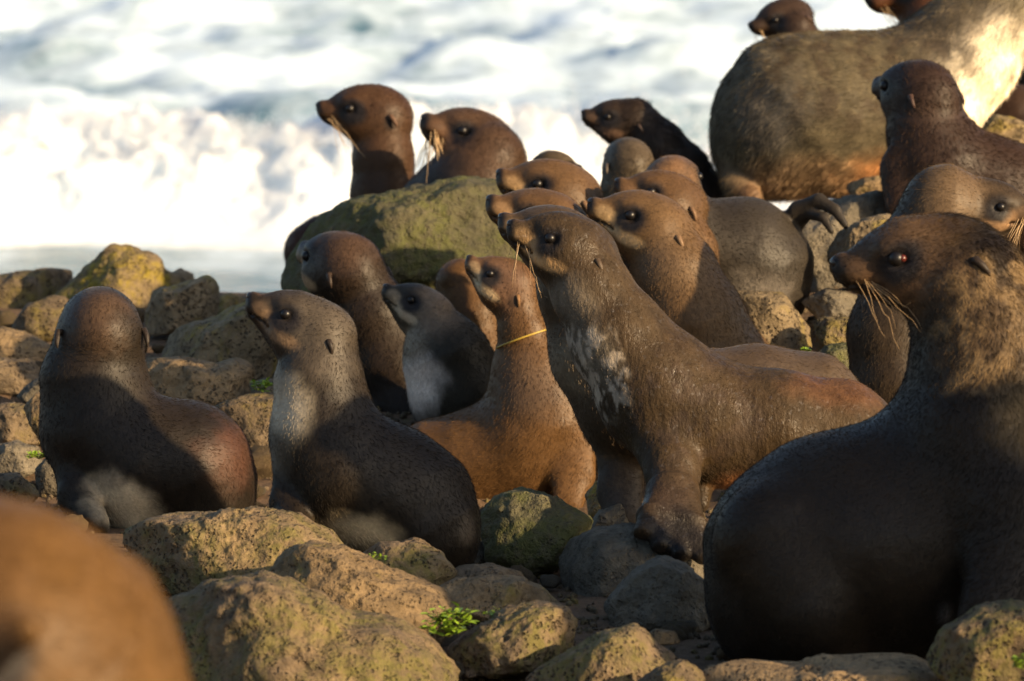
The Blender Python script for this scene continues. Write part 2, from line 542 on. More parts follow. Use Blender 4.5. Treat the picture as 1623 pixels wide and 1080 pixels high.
B('shaded brown slab between the two sitting seals at the left', [(335, 650), (380, 632), (440, 630), (480, 690), (450, 750), (380, 752), (350, 720)], 14.6, R_BROWN, seed=11)
B('dull low stone third from the top at the left edge', [(-40, 575), (0, 570), (60, 575), (76, 600), (40, 632), (-40, 630)], 15.2, R_BROWN, seed=13)
B('small shaded stone wedged against the back of the left seal', [(25, 630), (50, 605), (85, 590), (100, 640), (60, 660)], 15.0, R_GREY, seed=14)
B('round boulder with a dark shaded side at the left edge', [(-40, 660), (0, 642), (40, 645), (72, 665), (82, 702), (40, 712), (-40, 710)], 14.8, R_BROWN, seed=15)
B('tan upright stone touching the left seal', [(36, 650), (55, 625), (90, 630), (100, 690), (72, 712), (50, 680)], 14.55, R_TAN, seed=16)
B('bluish grey stone at the left edge beside a tuft of weed', [(-30, 712), (25, 702), (60, 712), (72, 745), (30, 760), (-30, 755)], 14.45, R_GREY, seed=17)
B('small bluish stone at the foot of the left seal', [(55, 745), (80, 722), (105, 745), (105, 790), (60, 795)], 14.3, R_GREY, seed=18)
B('dull stone half hidden by the blurred foreground seal', [(-30, 755), (30, 752), (62, 785), (40, 815), (-30, 815)], 14.1, R_BROWN, seed=19)
B('broad front boulder with green algae under the left seal', [(178, 855), (230, 830), (330, 822), (400, 814), (460, 820), (510, 850), (545, 880), (500, 940), (300, 965), (225, 925)], 12.95, R_MOSS, seed=20, facets=4, sub=6)
B('tan pitted boulder with a shaded left end, centre front', [(418, 930), (450, 882), (490, 868), (530, 872), (600, 902), (660, 930), (705, 945), (728, 975), (700, 1030), (600, 1040), (480, 1010)], 12.6, R_TAN, seed=21, facets=3, sub=6)
B('large mossy boulder filling the lower left beside the blurred seal', [(245, 975), (330, 935), (420, 928), (500, 955), (560, 990), (640, 1000), (700, 1050), (735, 1100), (500, 1150), (300, 1120), (235, 1040)], 12.15, R_MOSS, seed=22, facets=4, sub=6)
B('dark rounded boulder in front of the hips of the pale throated seal', [(556, 890), (600, 866), (660, 861), (700, 880), (730, 915), (690, 940), (620, 930)], 12.95, R_MOSS, seed=23)
B('small dull stone behind the tan centre boulder, right of the shaded seal', [(695, 925), (720, 903), (780, 899), (830, 912), (840, 935), (760, 945)], 13.1, R_BROWN, seed=24)
B('tan boulder with a green weed growing along its foot', [(688, 940), (720, 922), (770, 918), (830, 924), (865, 940), (895, 970), (850, 1000), (760, 990), (705, 970)], 12.8, R_TAN, seed=25)
B('green shadowed boulder with a sunlit crusted top below the ginger seal', [(760, 825), (780, 792), (830, 778), (880, 795), (938, 828), (925, 870), (880, 910), (820, 918), (765, 895)], 13.45, R_GREEN, seed=26, facets=5)
B('small lit stone under the chest of the ginger seal', [(925, 790), (945, 765), (972, 770), (985, 810), (940, 835)], 13.95, R_YEL, seed=27)
B('smooth grey boulder under the flipper of the speckled seal', [(865, 905), (895, 862), (950, 842), (1000, 834), (1055, 850), (1115, 882), (1140, 930), (1110, 1000), (950, 990), (885, 955)], 13.22, R_GREY, seed=28, facets=1, thick=0.8, rough=0.7)
B('angular shaded boulder in front of the smooth grey one', [(955, 965), (1000, 912), (1045, 885), (1090, 900), (1130, 935), (1130, 1000), (1050, 1015), (970, 1000)], 12.85, R_GREY, seed=31, facets=8)
B('dark knobbly boulder with a vertical cleft, bottom centre', [(695, 1045), (750, 1003), (810, 972), (860, 963), (905, 970), (922, 1000), (908, 1055), (820, 1080), (740, 1075)], 12.4, R_MOSS, seed=32, facets=6, rough=1.4)
B('yellow green low boulder at the bottom edge, right of the cleft one', [(825, 1085), (900, 1042), (960, 1005), (1010, 998), (1045, 1025), (1090, 1058), (1030, 1110), (860, 1115)], 12.2, R_MOSS, seed=33)
B('small dull stone at the bottom edge left of the big bull', [(995, 1100), (1040, 1062), (1085, 1050), (1125, 1075), (1110, 1110)], 12.02, R_BROWN, seed=34)
B('long low boulder along the bottom edge under the big bull', [(1090, 1085), (1130, 1062), (1250, 1072), (1320, 1060), (1440, 1050), (1490, 1070), (1510, 1110), (1100, 1125)], 11.95, R_TAN, seed=35, facets=3)
B('lichened boulder in the lower right corner, half in shadow', [(1465, 1050), (1500, 1000), (1560, 965), (1623, 957), (1690, 985), (1700, 1100), (1520, 1110)], 11.8, R_MOSS, seed=36)
B('tiny lit stone on the soil right of the yellow green boulder', [(1018, 1012), (1040, 998), (1070, 1003), (1080, 1020), (1040, 1026)], 12.5, R_TAN, seed=37, sub=4)
B('dark slaty stone behind the hips of the pale throated seal', [(735, 890), (755, 855), (775, 875), (795, 915), (750, 920)], 13.5, R_GREY, seed=38)
B('bluish stone tucked behind the smooth grey boulder', [(925, 850), (950, 812), (985, 800), (1000, 840), (960, 870)], 13.7, R_GREY, seed=39)
B('large green boulder under the whiskered pair at the water', [(438, 445), (462, 408), (510, 352), (560, 325), (640, 302), (700, 295), (745, 288), (800, 298), (870, 340), (870, 460), (700, 490), (560, 490), (450, 480)], 15.7, R_GREEN, seed=40, facets=3, thick=0.8, sub=6)
B('yellow lichened boulder behind the neck of the standing brown seal', [(1150, 480), (1165, 466), (1205, 463), (1242, 470), (1275, 510), (1297, 555), (1280, 590), (1200, 590), (1160, 550)], 14.9, R_YEL, seed=41, facets=5)
B('flat brown stone right of the yellow lichened boulder', [(1282, 512), (1310, 505), (1360, 506), (1385, 560), (1290, 565)], 14.75, R_BROWN, seed=42)
B('dull green stone behind the back of the speckled seal', [(1285, 570), (1310, 552), (1360, 545), (1385, 600), (1330, 620), (1295, 600)], 14.35, R_GREEN, seed=43)
B('big dark boulder under the large pale seal', [(1225, 385), (1270, 342), (1330, 322), (1400, 308), (1450, 320), (1450, 400), (1420, 500), (1280, 510), (1240, 420)], 15.45, R_GREY, seed=44, facets=5)
B('sunlit pitted rock face behind the snout of the big bull', [(1310, 400), (1330, 372), (1365, 352), (1410, 342), (1440, 370), (1400, 450), (1325, 450)], 15.0, R_YEL, seed=45)
B('tan stone under the belly of the large pale seal', [(1330, 298), (1370, 284), (1430, 278), (1440, 305), (1350, 312)], 16.0, R_TAN, seed=46)
B('yellowish pitted boulder at the right edge behind the dark seal', [(1545, 205), (1580, 186), (1610, 190), (1660, 212), (1680, 290), (1560, 290)], 16.5, R_YEL, seed=47)
B('dark stone in the gap under the pitted rock face', [(1270, 480), (1310, 460), (1360, 470), (1370, 505), (1300, 512)], 15.0, R_GREY, seed=48)
B('low brown stone between the sloping boulder and the lit slab', [(395, 610), (420, 600), (450, 610), (450, 640), (400, 640)], 14.8, R_GREY, seed=49)
# unseen boulder added right of the frame to keep sun off the big bull
B('tall unseen boulder added beyond the right edge to shade the big bull', [(2480, 1290), (2500, 700), (2620, 360), (2850, 190), (3050, 200), (3270, 500), (3340, 1290)], 11.12, R_BROWN, seed=60, facets=6, thick=0.6)


def small_stones():
    """loose stones on the soil between the boulders, each one its own object"""
    protos = []
    for k in range(6):
        v, f = ico(3)
        r = np.random.default_rng(100 + k)
        off = r.uniform(-40, 40, 3)
        n1 = np.array([mnoise.fractal(Vector(p), 0.8, 2.0, 4) for p in v * 1.1 + off])
        P = v * (1 + 0.32 * n1)[:, None] * r.uniform(0.7, 1.25, 3) * (1, 1, 0.72)
        me = bpy.data.meshes.new('stone')
        me.from_pydata(P.tolist(), [], f.tolist())
        me.polygons.foreach_set('use_smooth', np.ones(len(me.polygons), dtype=bool))
        me.materials.append((R_TAN, R_BROWN, R_GREY)[k % 3])
        protos.append(me)
    zones = [((-60, 420), (13.6, 16.4), 62), ((330, 1130), (12.2, 14.2), 58), ((1000, 1500), (12.0, 13.2), 14), ((1230, 1500), (14.3, 15.3), 16)]
    for (xa, xb), (da, db), n in zones:
        for _ in range(n):
            d = dm(rng.uniform(da, db))
            x = at(rng.uniform(xa, xb), 540, d)[0]
            z = float(ground_z(np.array([x]), np.array([d]))[0])
            s = min(0.07, float(rng.lognormal(-3.75, 0.5)))
            o = bpy.data.objects.new('stone', protos[rng.integers(6)])
            S.collection.objects.link(o)
            o.location = (x, d, z + s * 0.15)
            o.scale = (s, s, s)
            o.rotation_euler = (rng.uniform(-.4, .4), rng.uniform(-.4, .4), rng.uniform(0, 6.28))
            tag(o, 'small loose stone lying on the soil between the boulders', 'stone', 'small loose stones between the boulders')


small_stones()


def gravel():
    v, f = ico(1)
    V, F, o = [], [], 0
    for _ in range(9000):
        d = dm(rng.uniform(11.9, 15.5))
        x = at(rng.uniform(-80, 1700), 540, d)[0]
        V.append(v * (rng.uniform(0.003, 0.010) * rng.uniform(0.6, 1.3, 3)) + (x, d, 0)); F.append(f + o); o += len(v)
    V = np.concatenate(V)
    n = len(v)
    cen = V.reshape(-1, n, 3).mean(1)
    z = np.concatenate([ground_z(cen[i:i + 500, 0], cen[i:i + 500, 1]) for i in range(0, len(cen), 500)])
    V = V.reshape(-1, n, 3)
    nzv = np.array([mnoise.fractal(Vector((c[0] * 3, c[1] * 3, 0)), 0.9, 2.1, 4) for c in cen])
    V[:, :, 2] += (z + nzv * 0.022 - 0.013)[:, None]
    tag(mesh_obj('gravel', V.reshape(-1, 3), np.concatenate(F), R_BROWN), kind='stuff')


gravel()


# ------------------------------------------------------------------ weeds
def weed(label, px, py, d, n, spread, leaf, seed, flat=False):
    d = dm(d)
    r = np.random.default_rng(seed)
    root = bpy.data.objects.new('weed', None)
    S.collection.objects.link(root)
    base = at(px, py, d)
    root.location = base
    tag(root, label, 'weed')
    sv, sf, lv, lf = [], [], [], []
    for k in range(n):
        a = r.uniform(0, 6.28); rad = spread * math.sqrt(r.uniform(0, 1)) * m_per_px(d)
        tip = np.array((math.cos(a) * rad, math.sin(a) * rad * 0.6 - 0.01, r.uniform(0.15, 1.0) * spread * (0.5 if flat else 1.15) * m_per_px(d)))
        b = len(sv)
        w = 0.0012
        for q, ww in ((np.zeros(3), w), (tip * 0.6 + (0, 0, 0.004), w), (tip, w * 0.6)):
            sv += [q + (ww, 0, 0), q + (-ww / 2, ww, 0), q + (-ww / 2, -ww, 0)]
        for i in (0, 3):
            for j in range(3):
                sf.append((b + i + j, b + i + (j + 1) % 3, b + i + 3 + (j + 1) % 3, b + i + 3 + j))
        for q in range(r.integers(2, 5)):
            L = leaf * r.uniform(0.6, 1.3) * m_per_px(d)
            f = r.normal(0, 1, 3); f[2] = abs(f[2]) * 0.6; f[1] -= 0.5; f /= np.linalg.norm(f)
            s = np.cross(f, (0, 0, 1)); s /= np.linalg.norm(s) + 1e-6
            up = np.cross(s, f)
            o = tip * r.uniform(0.6, 1.0)
            b = len(lv)
            lv += [o, o + f * L * .35 + s * L * .3 + up * L * .08, o + f * L * .75 + s * L * .24, o + f * L - up * L * .12,
                   o + f * L * .75 - s * L * .24, o + f * L * .35 - s * L * .3 + up * L * .08, o + f * L * .5 - up * L * 0.05]
            for i in range(6):
                lf.append((b + 6, b + i, b + (i + 1) % 6))
    mesh_obj('stem', np.array(sv), sf, M_STEM, root)
    tag(mesh_obj('foliage', np.array(lv), lf, M_LEAF, root, smooth=False), kind='stuff')


weed('bright green weed sprouting beside the tan pitted boulder', 712, 1010, 12.42, 46, 44, 17, 1)
weed('small green weed at the foot of the tan boulder, centre', 795, 985, 12.5, 34, 34, 11, 2, True)
weed('green weed between the sloping boulder and the pale throated seal', 417, 622, 14.7, 18, 20, 11, 3)
weed('tiny green weed on the yellow lichened boulder behind the speckled seal', 1274, 562, 14.4, 7, 10, 8, 4)
weed('mossy weed tuft among the stones at the left edge', 62, 728, 14.25, 22, 22, 9, 5, True)
weed('green weed in the lower right corner on the lichened boulder', 1622, 1062, 11.55, 16, 24, 13, 6)
weed('low yellowish weed on the dark rounded boulder', 590, 888, 12.72, 20, 26, 7, 7, True)

# ------------------------------------------------------------------ seals: bodies grown as one smooth distance field
class Field:
    def __init__(self, lo, hi, vox):
        self.vox = vox
        self.lo = np.asarray(lo, float)
        self.n = np.ceil((np.asarray(hi) - self.lo) / vox).astype(int) + 1
        self.F = np.full(tuple(self.n), 10.0, dtype=np.float32)

    def _sub(self, lo, hi):
        a = np.clip(np.floor((lo - self.lo) / self.vox).astype(int), 0, self.n)
        b = np.clip(np.ceil((hi - self.lo) / self.vox).astype(int) + 1, 0, self.n)
        if np.any(b <= a):
            return None
        sl = tuple(slice(i, j) for i, j in zip(a, b))
        ax = [(self.lo[i] + self.vox * np.arange(a[i], b[i])).astype(np.float32) for i in range(3)]
        return sl, ax[0][:, None, None], ax[1][None, :, None], ax[2][None, None, :]

    def _merge(self, sl, d, k, sub=False):
        f = self.F[sl]
        if sub:
            d = -d
            h = np.clip(k - np.abs(f - d), 0, None) / k
            self.F[sl] = np.maximum(f, d) + h * h * k * 0.25
        else:
            h = np.clip(k - np.abs(f - d), 0, None) / k
            self.F[sl] = np.minimum(f, d) - h * h * k * 0.25

    def cone(self, a, b, ra, rb, k, n=None, flat=1.0):
        a = np.asarray(a, float); b = np.asarray(b, float)
        m = max(ra, rb) + k + 3 * self.vox
        got = self._sub(np.minimum(a, b) - m, np.maximum(a, b) + m)
        if got is None:
            return
        sl, X, Y, Z = got
        dx, dy, dz = X - a[0], Y - a[1], Z - a[2]
        ab = b - a
        if n is not None:
            n = np.asarray(n, float) / np.linalg.norm(n)
            s = (dx * n[0] + dy * n[1] + dz * n[2]) * (1 / flat - 1)
            dx, dy, dz = dx + s * n[0], dy + s * n[1], dz + s * n[2]
            ab = ab + n * (ab @ n) * (1 / flat - 1)
        L2 = ab @ ab + 1e-9
        t = np.clip((dx * ab[0] + dy * ab[1] + dz * ab[2]) / L2, 0, 1)
        q = (dx - t * ab[0]) ** 2 + (dy - t * ab[1]) ** 2 + (dz - t * ab[2]) ** 2
        d = np.sqrt(q) - (ra + t * (rb - ra))
        if n is not None:
            d = d * (0.5 + 0.5 * flat)
        self._merge(sl, d, k)

    def ell(self, c, R, rad, k, sub=False):
        c = np.asarray(c, float); rad = np.asarray(rad, float)
        m = rad.max() + k + 3 * self.vox
        got = self._sub(c - m, c + m)
        if got is None:
            return
        sl, X, Y, Z = got
        dx, dy, dz = X - c[0], Y - c[1], Z - c[2]
        k0 = 0; k1 = 0
        for i in range(3):
            p = dx * R[i][0] + dy * R[i][1] + dz * R[i][2]
            k0 = k0 + (p / rad[i]) ** 2
            k1 = k1 + (p / rad[i] ** 2) ** 2
        k0 = np.sqrt(k0); k1 = np.sqrt(k1)
        d = k0 * (k0 - 1) / np.maximum(k1, 1e-6)
        self._merge(sl, d, k, sub)

    def mesh(self):
        F = self.F
        ins = F < 0
        c = [ins[i:ins.shape[0] - 1 + i, j:ins.shape[1] - 1 + j, l:ins.shape[2] - 1 + l] for i in (0, 1) for j in (0, 1) for l in (0, 1)]
        cnt = sum(x.astype(np.int8) for x in c)
        act = (cnt > 0) & (cnt < 8)
        idx = np.argwhere(act)
        N = len(idx)
        vid = np.full(act.shape, -1, dtype=np.int64)
        vid[act] = np.arange(N)
        acc = np.zeros((N, 3)); num = np.zeros(N)
        corners = [np.array((i, j, l)) for i in (0, 1) for j in (0, 1) for l in (0, 1)]
        vals = [F[tuple((idx + q).T)] for q in corners]
        for a in range(8):
            for b in range(a + 1, 8):
                if abs(corners[a] - corners[b]).sum() != 1:
                    continue
                va, vb = vals[a], vals[b]
                m = (va < 0) != (vb < 0)
                t = np.where(m, va / np.where(m, va - vb, 1), 0)
                acc += np.where(m[:, None], corners[a] + t[:, None] * (corners[b] - corners[a]), 0)
                num += m
        V = self.lo + self.vox * (idx + acc / num[:, None])
        faces = []
        for ax in range(3):
            o1, o2 = [(1, 2), (2, 0), (0, 1)][ax]
            s0 = [slice(None)] * 3; s1 = [slice(None)] * 3
            s0[ax] = slice(0, -1); s1[ax] = slice(1, None)
            d = ins[tuple(s0)] != ins[tuple(s1)]
            e = np.argwhere(d)
            e = e[(e[:, o1] > 0) & (e[:, o2] > 0) & (e[:, o1] < F.shape[o1] - 1) & (e[:, o2] < F.shape[o2] - 1)]
            u = np.zeros(3, int); u[o1] = 1
            w = np.zeros(3, int); w[o2] = 1
            q = np.stack([vid[tuple((e - u - w).T)], vid[tuple((e - w).T)], vid[tuple(e.T)], vid[tuple((e - u).T)]], 1)
            pos = ins[tuple(e.T)]
            q[~pos] = q[~pos][:, ::-1]
            faces.append(q)
        return V, np.concatenate(faces)


def tube(path, rad, n=4):
    path = np.asarray(path, float)
    V, F = [], []
    for i, p in enumerate(path):
        t = path[min(i + 1, len(path) - 1)] - path[max(i - 1, 0)]
        t /= np.linalg.norm(t) + 1e-9
        a = np.cross(t, (0.3, 0.2, 0.9)); a /= np.linalg.norm(a) + 1e-9
        b = np.cross(t, a)
        for k in range(n):
            an = 2 * math.pi * k / n
            V.append(p + (a * math.cos(an) + b * math.sin(an)) * rad[i])
    for i in range(len(path) - 1):
        for k in range(n):
            F.append((i * n + k, i * n + (k + 1) % n, (i + 1) * n + (k + 1) % n, (i + 1) * n + k))
    F.append(tuple(range(n))[::-1]); F.append(tuple(len(V) - n + k for k in range(n)))
    return V, F


def hexc(*c):
    return np.array(c, float)


def smooth01(x):
    x = np.clip(x, 0, 1)
    return x * x * (3 - 2 * x)


BROWN = (0.085, 0.047, 0.022); DARK = (0.022, 0.016, 0.012); GINGER = (0.145, 0.078, 0.034)
PALE = (0.33, 0.22, 0.12); GREYB = (0.075, 0.06, 0.05); BLACK = (0.012, 0.010, 0.010); CREAM = (0.5, 0.42, 0.30)


def seal(label, d, chain, head=None, flips=(), col=BROWN, belly=None, paints=(), vox=5.5, whisk=None, fur=9000, furlen=0.011,
         depth=1.0, face=True, eye='dark', group='fur seals hauled out on the boulder beach', facecol=PALE, facemix=0.85, mat=None):
    """chain: neck to rump as (px, py, radius px, depth offset m); head: nose point, L = nose to ear in px, yaw, pitch"""
    d = dm(d)
    s = m_per_px(d)
    pts = [at(px, py, d + dd) for px, py, r, dd in chain]
    rad = [r * s for _, _, r, _ in chain]
    lo = np.min([p - r for p, r in zip(pts, rad)], 0); hi = np.max([p + r for p, r in zip(pts, rad)], 0)
    fl = []
    for f in flips:
        nrm = f.get('n', (0, 1, 0)); flat = f.get('flat', 0.42)
        fp = [at(px, py, d + dd) for px, py, r, dd in f['p']]; fr = [r * s for _, _, r, _ in f['p']]
        fl.append((fp, fr, nrm, flat, f.get('k', 0.5)))
        lo = np.minimum(lo, np.min([p - r for p, r in zip(fp, fr)], 0)); hi = np.maximum(hi, np.max([p + r for p, r in zip(fp, fr)], 0))
    H = None
    if head:
        L = head['L'] * s
        yw, pt, ro = (math.radians(head.get(k, 0)) for k in ('yaw', 'pitch', 'roll'))
        Fv = np.array((-math.cos(yw) * math.cos(pt), -math.sin(yw) * math.cos(pt), math.sin(pt)))
        Sv = np.cross(Fv, (0, 0, 1.0)); Sv /= np.linalg.norm(Sv)
        Uv = np.cross(Sv, Fv)
        if ro:
            Sv, Uv = Sv * math.cos(ro) + Uv * math.sin(ro), Uv * math.cos(ro) - Sv * math.sin(ro)
        fat = head.get('fat', 1.0)
        if 'nose' in head:
            O = at(*head['nose'], d + head.get('dd', 0))
        else:
            O = at(*head['skull'], d + head.get('dd', 0)) + Fv * 0.80 * L
        R = (Fv, Sv, Uv)

        def hp(x, y, z):
            return O + L * (Fv * x + Sv * y + Uv * z)
        H = (L, R, hp)
        c = hp(-0.7, 0, 0)
        lo = np.minimum(lo, c - L * 0.85); hi = np.maximum(hi, c + L * 0.85)
    pad = 4 * vox / 1000
    if H:
        rad[0] = rad[0] if head.get('thick') else min(rad[0], 0.345 * H[0])
    fld = Field(lo - pad, hi + pad, vox / 1000)
    for i in range(len(pts) - 1):
        k = 0.28 * min(rad[i], rad[i + 1])
        fld.cone(pts[i], pts[i + 1], rad[i], rad[i + 1], k, (0, 1, 0) if depth != 1 else None, depth)
    for fp, fr, nrm, flat, kk in fl:
        for i in range(len(fp) - 1):
            fld.cone(fp[i], fp[i + 1], fr[i], fr[i + 1], kk * min(fr[i], fr[i + 1]), nrm, flat)
    if H:
        L, R, hp = H
        # cranium, joined to the start of the neck
        hz = head.get('hz', 1.0)
        fld.ell(hp(-0.84, 0, -0.02), R, np.array((0.48, 0.375 * fat, 0.40 * hz)) * L, 0.12 * L)
        fld.cone(hp(-0.90, 0, -0.10), pts[0], 0.34 * L, rad[0], 0.14 * L)
        fld.ell(hp(-0.62, 0, 0.10 * hz), R, np.array((0.40, 0.27 * fat, 0.245 * hz)) * L, 0.16 * L)                 # forehead
        # snout, lower jaw: one tapering wedge
        fld.cone(hp(-0.54, 0, 0.03), hp(-0.125, 0, 0.01), 0.285 * L, 0.108 * L, 0.10 * L)
        fld.cone(hp(-0.64, 0, -0.15), hp(-0.20, 0, -0.085), 0.275 * L, 0.115 * L, 0.12 * L)
        for sgn in (-1, 1):
            fld.ell(hp(-0.215, 0.085 * sgn, -0.035), R, np.array((0.16, 0.095, 0.105)) * L, 0.09 * L)    # whisker pad
            fld.ell(hp(-0.50, 0.20 * sgn, 0.135), R, np.array((0.16, 0.09, 0.075)) * L, 0.12 * L)        # brow
            fld.ell(hp(-0.62, 0.21 * sgn, -0.14), R, np.array((0.24, 0.15, 0.18)) * L, 0.16 * L)         # cheek
        fld.ell(hp(-0.055, 0, 0.045), R, np.array((0.06, 0.078, 0.06)) * L, 0.06 * L)

        def skin(x, z, sgn):
            for y in np.arange(0.15, 0.6, 0.008):
                i = np.round((hp(x, y * sgn, z) - fld.lo) / fld.vox).astype(int)
                if np.all(i >= 0) and np.all(i < fld.n) and fld.F[tuple(i)] > 0:
                    return y
            return 0.3
        EYE = {g: skin(-0.455, 0.065, g) for g in (-1, 1)}
        EAR = {g: skin(-0.99, 0.0, g) for g in (-1, 1)}
        for sgn in (-1, 1):
            fld.ell(hp(-0.455, (EYE[sgn] + 0.01) * sgn, 0.065), R, np.array((0.085, 0.05, 0.065)) * L, 0.05 * L, True)  # eye socket
            fld.ell(hp(-0.015, 0.04 * sgn, 0.04), R, np.array((0.03, 0.02, 0.018)) * L, 0.015 * L, True)    # nostril
            for q in range(7):                                                                             # mouth line
                xx = -0.10 - q * 0.055
                fld.ell(hp(xx, (0.085 + 0.022 * q) * sgn, -0.118 - 0.006 * q + 0.012 * math.sin(q)), R, np.array((0.05, 0.035, 0.012)) * L, 0.02 * L, True)
    V, Fc = fld.mesh()
    # ---------------------------------------------------------------- coat colours (a few paints add sunlight and shade)
    cols = np.tile(np.array(col, float) * (0.58, 0.545, 0.43), (len(V), 1))

    def blend(w, c):
        nonlocal cols
        cols = cols * (1 - w[:, None]) + np.array(c) * w[:, None]
    wob = 0.16 * np.sin(V[:, 0] * 37 + 3 * np.sin(V[:, 2] * 29)) + 0.12 * np.sin(V[:, 2] * 61 + V[:, 0] * 23) + 0.08 * np.sin(V[:, 2] * 140 + 4 * np.sin(V[:, 0] * 90))
    for p in paints:
        px, py, rp, c, st = p[:5]
        asp = p[5] if len(p) > 5 else 1.0
        ang = math.radians(p[6]) if len(p) > 6 else 0.0
        q = at(px, py, d)
        ddx = (V[:, 0] - q[0]); ddz = (V[:, 2] - q[2])
        u = ddx * math.cos(ang) - ddz * math.sin(ang); w_ = ddx * math.sin(ang) + ddz * math.cos(ang)
        dist = np.hypot(u / asp, w_) / (rp * s)
        near = np.nonzero((dist < 1.9) & (dist > 0.2))[0]
        fr_ = p[7] if len(p) > 7 else 13.0
        dist[near] += 0.32 * np.array([mnoise.fractal(Vector(t_), 0.7, 2.1, 3) for t_ in V[near] * fr_ + px])
        w0 = smooth01(1.25 - dist) if len(p) <= 8 else smooth01((1.1 - dist) * 2.0)
        if len(p) > 8:                            # broken into blotches
            near = np.nonzero(w0 > 0.01)[0]
            bl = np.array([mnoise.fractal(Vector((t_[0] * p[8], t_[1] * p[8], t_[2] * p[8] * 0.6)), 0.8, 2.1, 3) for t_ in V[near]])
            w0[near] *= smooth01(bl * 3.0 + 0.55)
        blend(st * w0, c)
    if H:
        rel = (V - hp(0, 0, 0)) / L
        hx, hy, hz = rel @ R[0], np.abs(rel @ R[1]), rel @ R[2]

        def hb(x, y, z, rx, ry, rz, c, st):
            dd = np.sqrt(((hx - x) / rx) ** 2 + ((hy - y) / ry) ** 2 + ((hz - z) / rz) ** 2)
            blend(st * smooth01((1.28 - dd + wob * 0.4) * 1.7), c)
        if face:
            hb(-0.33, 0.20, -0.09, 0.12, 0.16, 0.13, facecol, facemix * 0.8)
            hb(-0.20, 0.14, -0.02, 0.12, 0.12, 0.10, np.array(facecol) * 0.6, facemix * 0.6)
            hb(-0.56, 0.30, -0.20, 0.24, 0.2, 0.085, facecol, facemix * 0.95)
            hb(-0.17, 0.0, 0.09, 0.22, 0.07, 0.08, BROWN, 0.6)
        hb(-0.50, 0.28, 0.015, 0.20, 0.22, 0.185, BLACK, 0.97)
        hb(-0.02, 0.0, 0.02, 0.115, 0.12, 0.1, BLACK, 0.95)
        hb(-1.0, 0.38, -0.08, 0.10, 0.1, 0.12, BLACK, 0.55)
        hb(-0.27, 0.13, -0.135, 0.20, 0.10, 0.016, BLACK, 0.8)
    base = np.array(((lo[0] + hi[0]) / 2, (lo[1] + hi[1]) / 2, lo[2] + 0.0))
    root = bpy.data.objects.new('fur_seal', None)
    S.collection.objects.link(root)
    root.location = base
    tag(root, label, 'fur seal', group)
    body = mesh_obj('body', V - base, Fc, mat or M_FUR, root, cols=cols)
    # ---------------------------------------------------------------- face parts
    if H:
        for sgn in (-1, 1):
            c = hp(-0.455, (EYE[sgn] - 0.037) * sgn, 0.062)
            v, f = ico(3)
            mesh_obj('eye', v * 0.061 * L + c - base, f, M_EYE, root)
            if eye == 'red' and sgn == -1:
                mesh_obj('eye_corner', v * (0.03 * L) + c - R[0] * 0.042 * L + R[1] * sgn * 0.032 * L - base, f, M_EYE_RED, root)
            # a small rolled ear pointing back and down
            a = hp(-0.99, (EAR[sgn] - 0.01) * sgn, 0.0)
            out = R[1] * sgn
            path = [a - out * 0.03 * L, a + (out * 0.03 - R[0] * 0.025 + R[2] * 0.015) * L, a + (out * 0.045 - R[0] * 0.07 - R[2] * 0.035) * L,
                    a + (out * 0.05 - R[0] * 0.105 - R[2] * 0.085) * L, a + (out * 0.045 - R[0] * 0.125 - R[2] * 0.125) * L]
            ev, ef = tube(path, np.array((0.036, 0.034, 0.03, 0.021, 0.006)) * L, 8)
            mesh_obj('ear', np.array(ev) - base, ef, M_FUR, root, cols=np.tile(np.array(col) * 1.1, (len(ev), 1)))
        v, f = ico(3)
        nv = v * (0.05, 0.066, 0.046) * L
        nv = nv[:, :1] * R[0] + nv[:, 1:2] * R[1] + nv[:, 2:] * R[2]
        mesh_obj('nose', nv + hp(-0.035, 0, 0.05) - base, f, M_NOSE, root)
        if whisk:
            WV, WF = [], []
            r = np.random.default_rng(abs(hash(label)) % 1000 if False else len(label) * 7)
            for sgn in (-1, 1):
                for k in range(whisk['n']):
                    st = hp(-0.13 - 0.15 * r.uniform(), (0.13 + 0.03 * r.uniform()) * sgn, -0.02 - 0.10 * r.uniform())
                    ln = whisk['len'] * L * r.uniform(0.45, 1.0)
                    t_ = k / max(1, whisk['n'] - 1)
                    dr = R[1] * sgn * r.uniform(0.2, 0.75) - R[0] * whisk.get('back', 0.5) * (0.25 + 1.4 * t_ + r.uniform(-.2, .2)) - R[2] * whisk.get('down', 0.7) * r.uniform(0.55, 1.2)
                    dr /= np.linalg.norm(dr)
                    g = np.array((0, 0, -1.0)) * whisk.get('sag', 0.3)
                    path = [st + ln * (t * dr + t * t * g * r.uniform(0.4, 1.6)) for t in np.linspace(0, 1, 8)]
                    th = whisk.get('th', 0.0007) * r.uniform(0.6, 1.1)
                    v2, f2 = tube(path, th * np.linspace(1, 0.35, 8), 4)
                    b = len(WV)
                    WV += v2; WF += [tuple(i + b for i in q) for q in f2]
            tag(mesh_obj('whiskers', np.array(WV) - base, WF, M_WHISK, root), kind='stuff')
    fur = int(fur * 2)
    # ---------------------------------------------------------------- short coat of hairs lying back along the body
    if fur:
        tri = np.concatenate([Fc[:, (0, 1, 2)], Fc[:, (0, 2, 3)]])
        A, Bq, C = V[tri[:, 0]], V[tri[:, 1]], V[tri[:, 2]]
        cr = np.cross(Bq - A, C - A)
        ar = np.linalg.norm(cr, axis=1)
        vis = (cr[:, 1] < 0.35 * ar)              # the seaward third of the coat is left to the skin material
        wgt = ar * np.where(vis, 1, 0.15)
        pick = rng.choice(len(tri), fur, p=wgt / wgt.sum())
        u = rng.uniform(size=(fur, 2)); fl_ = u.sum(1) > 1; u[fl_] = 1 - u[fl_]
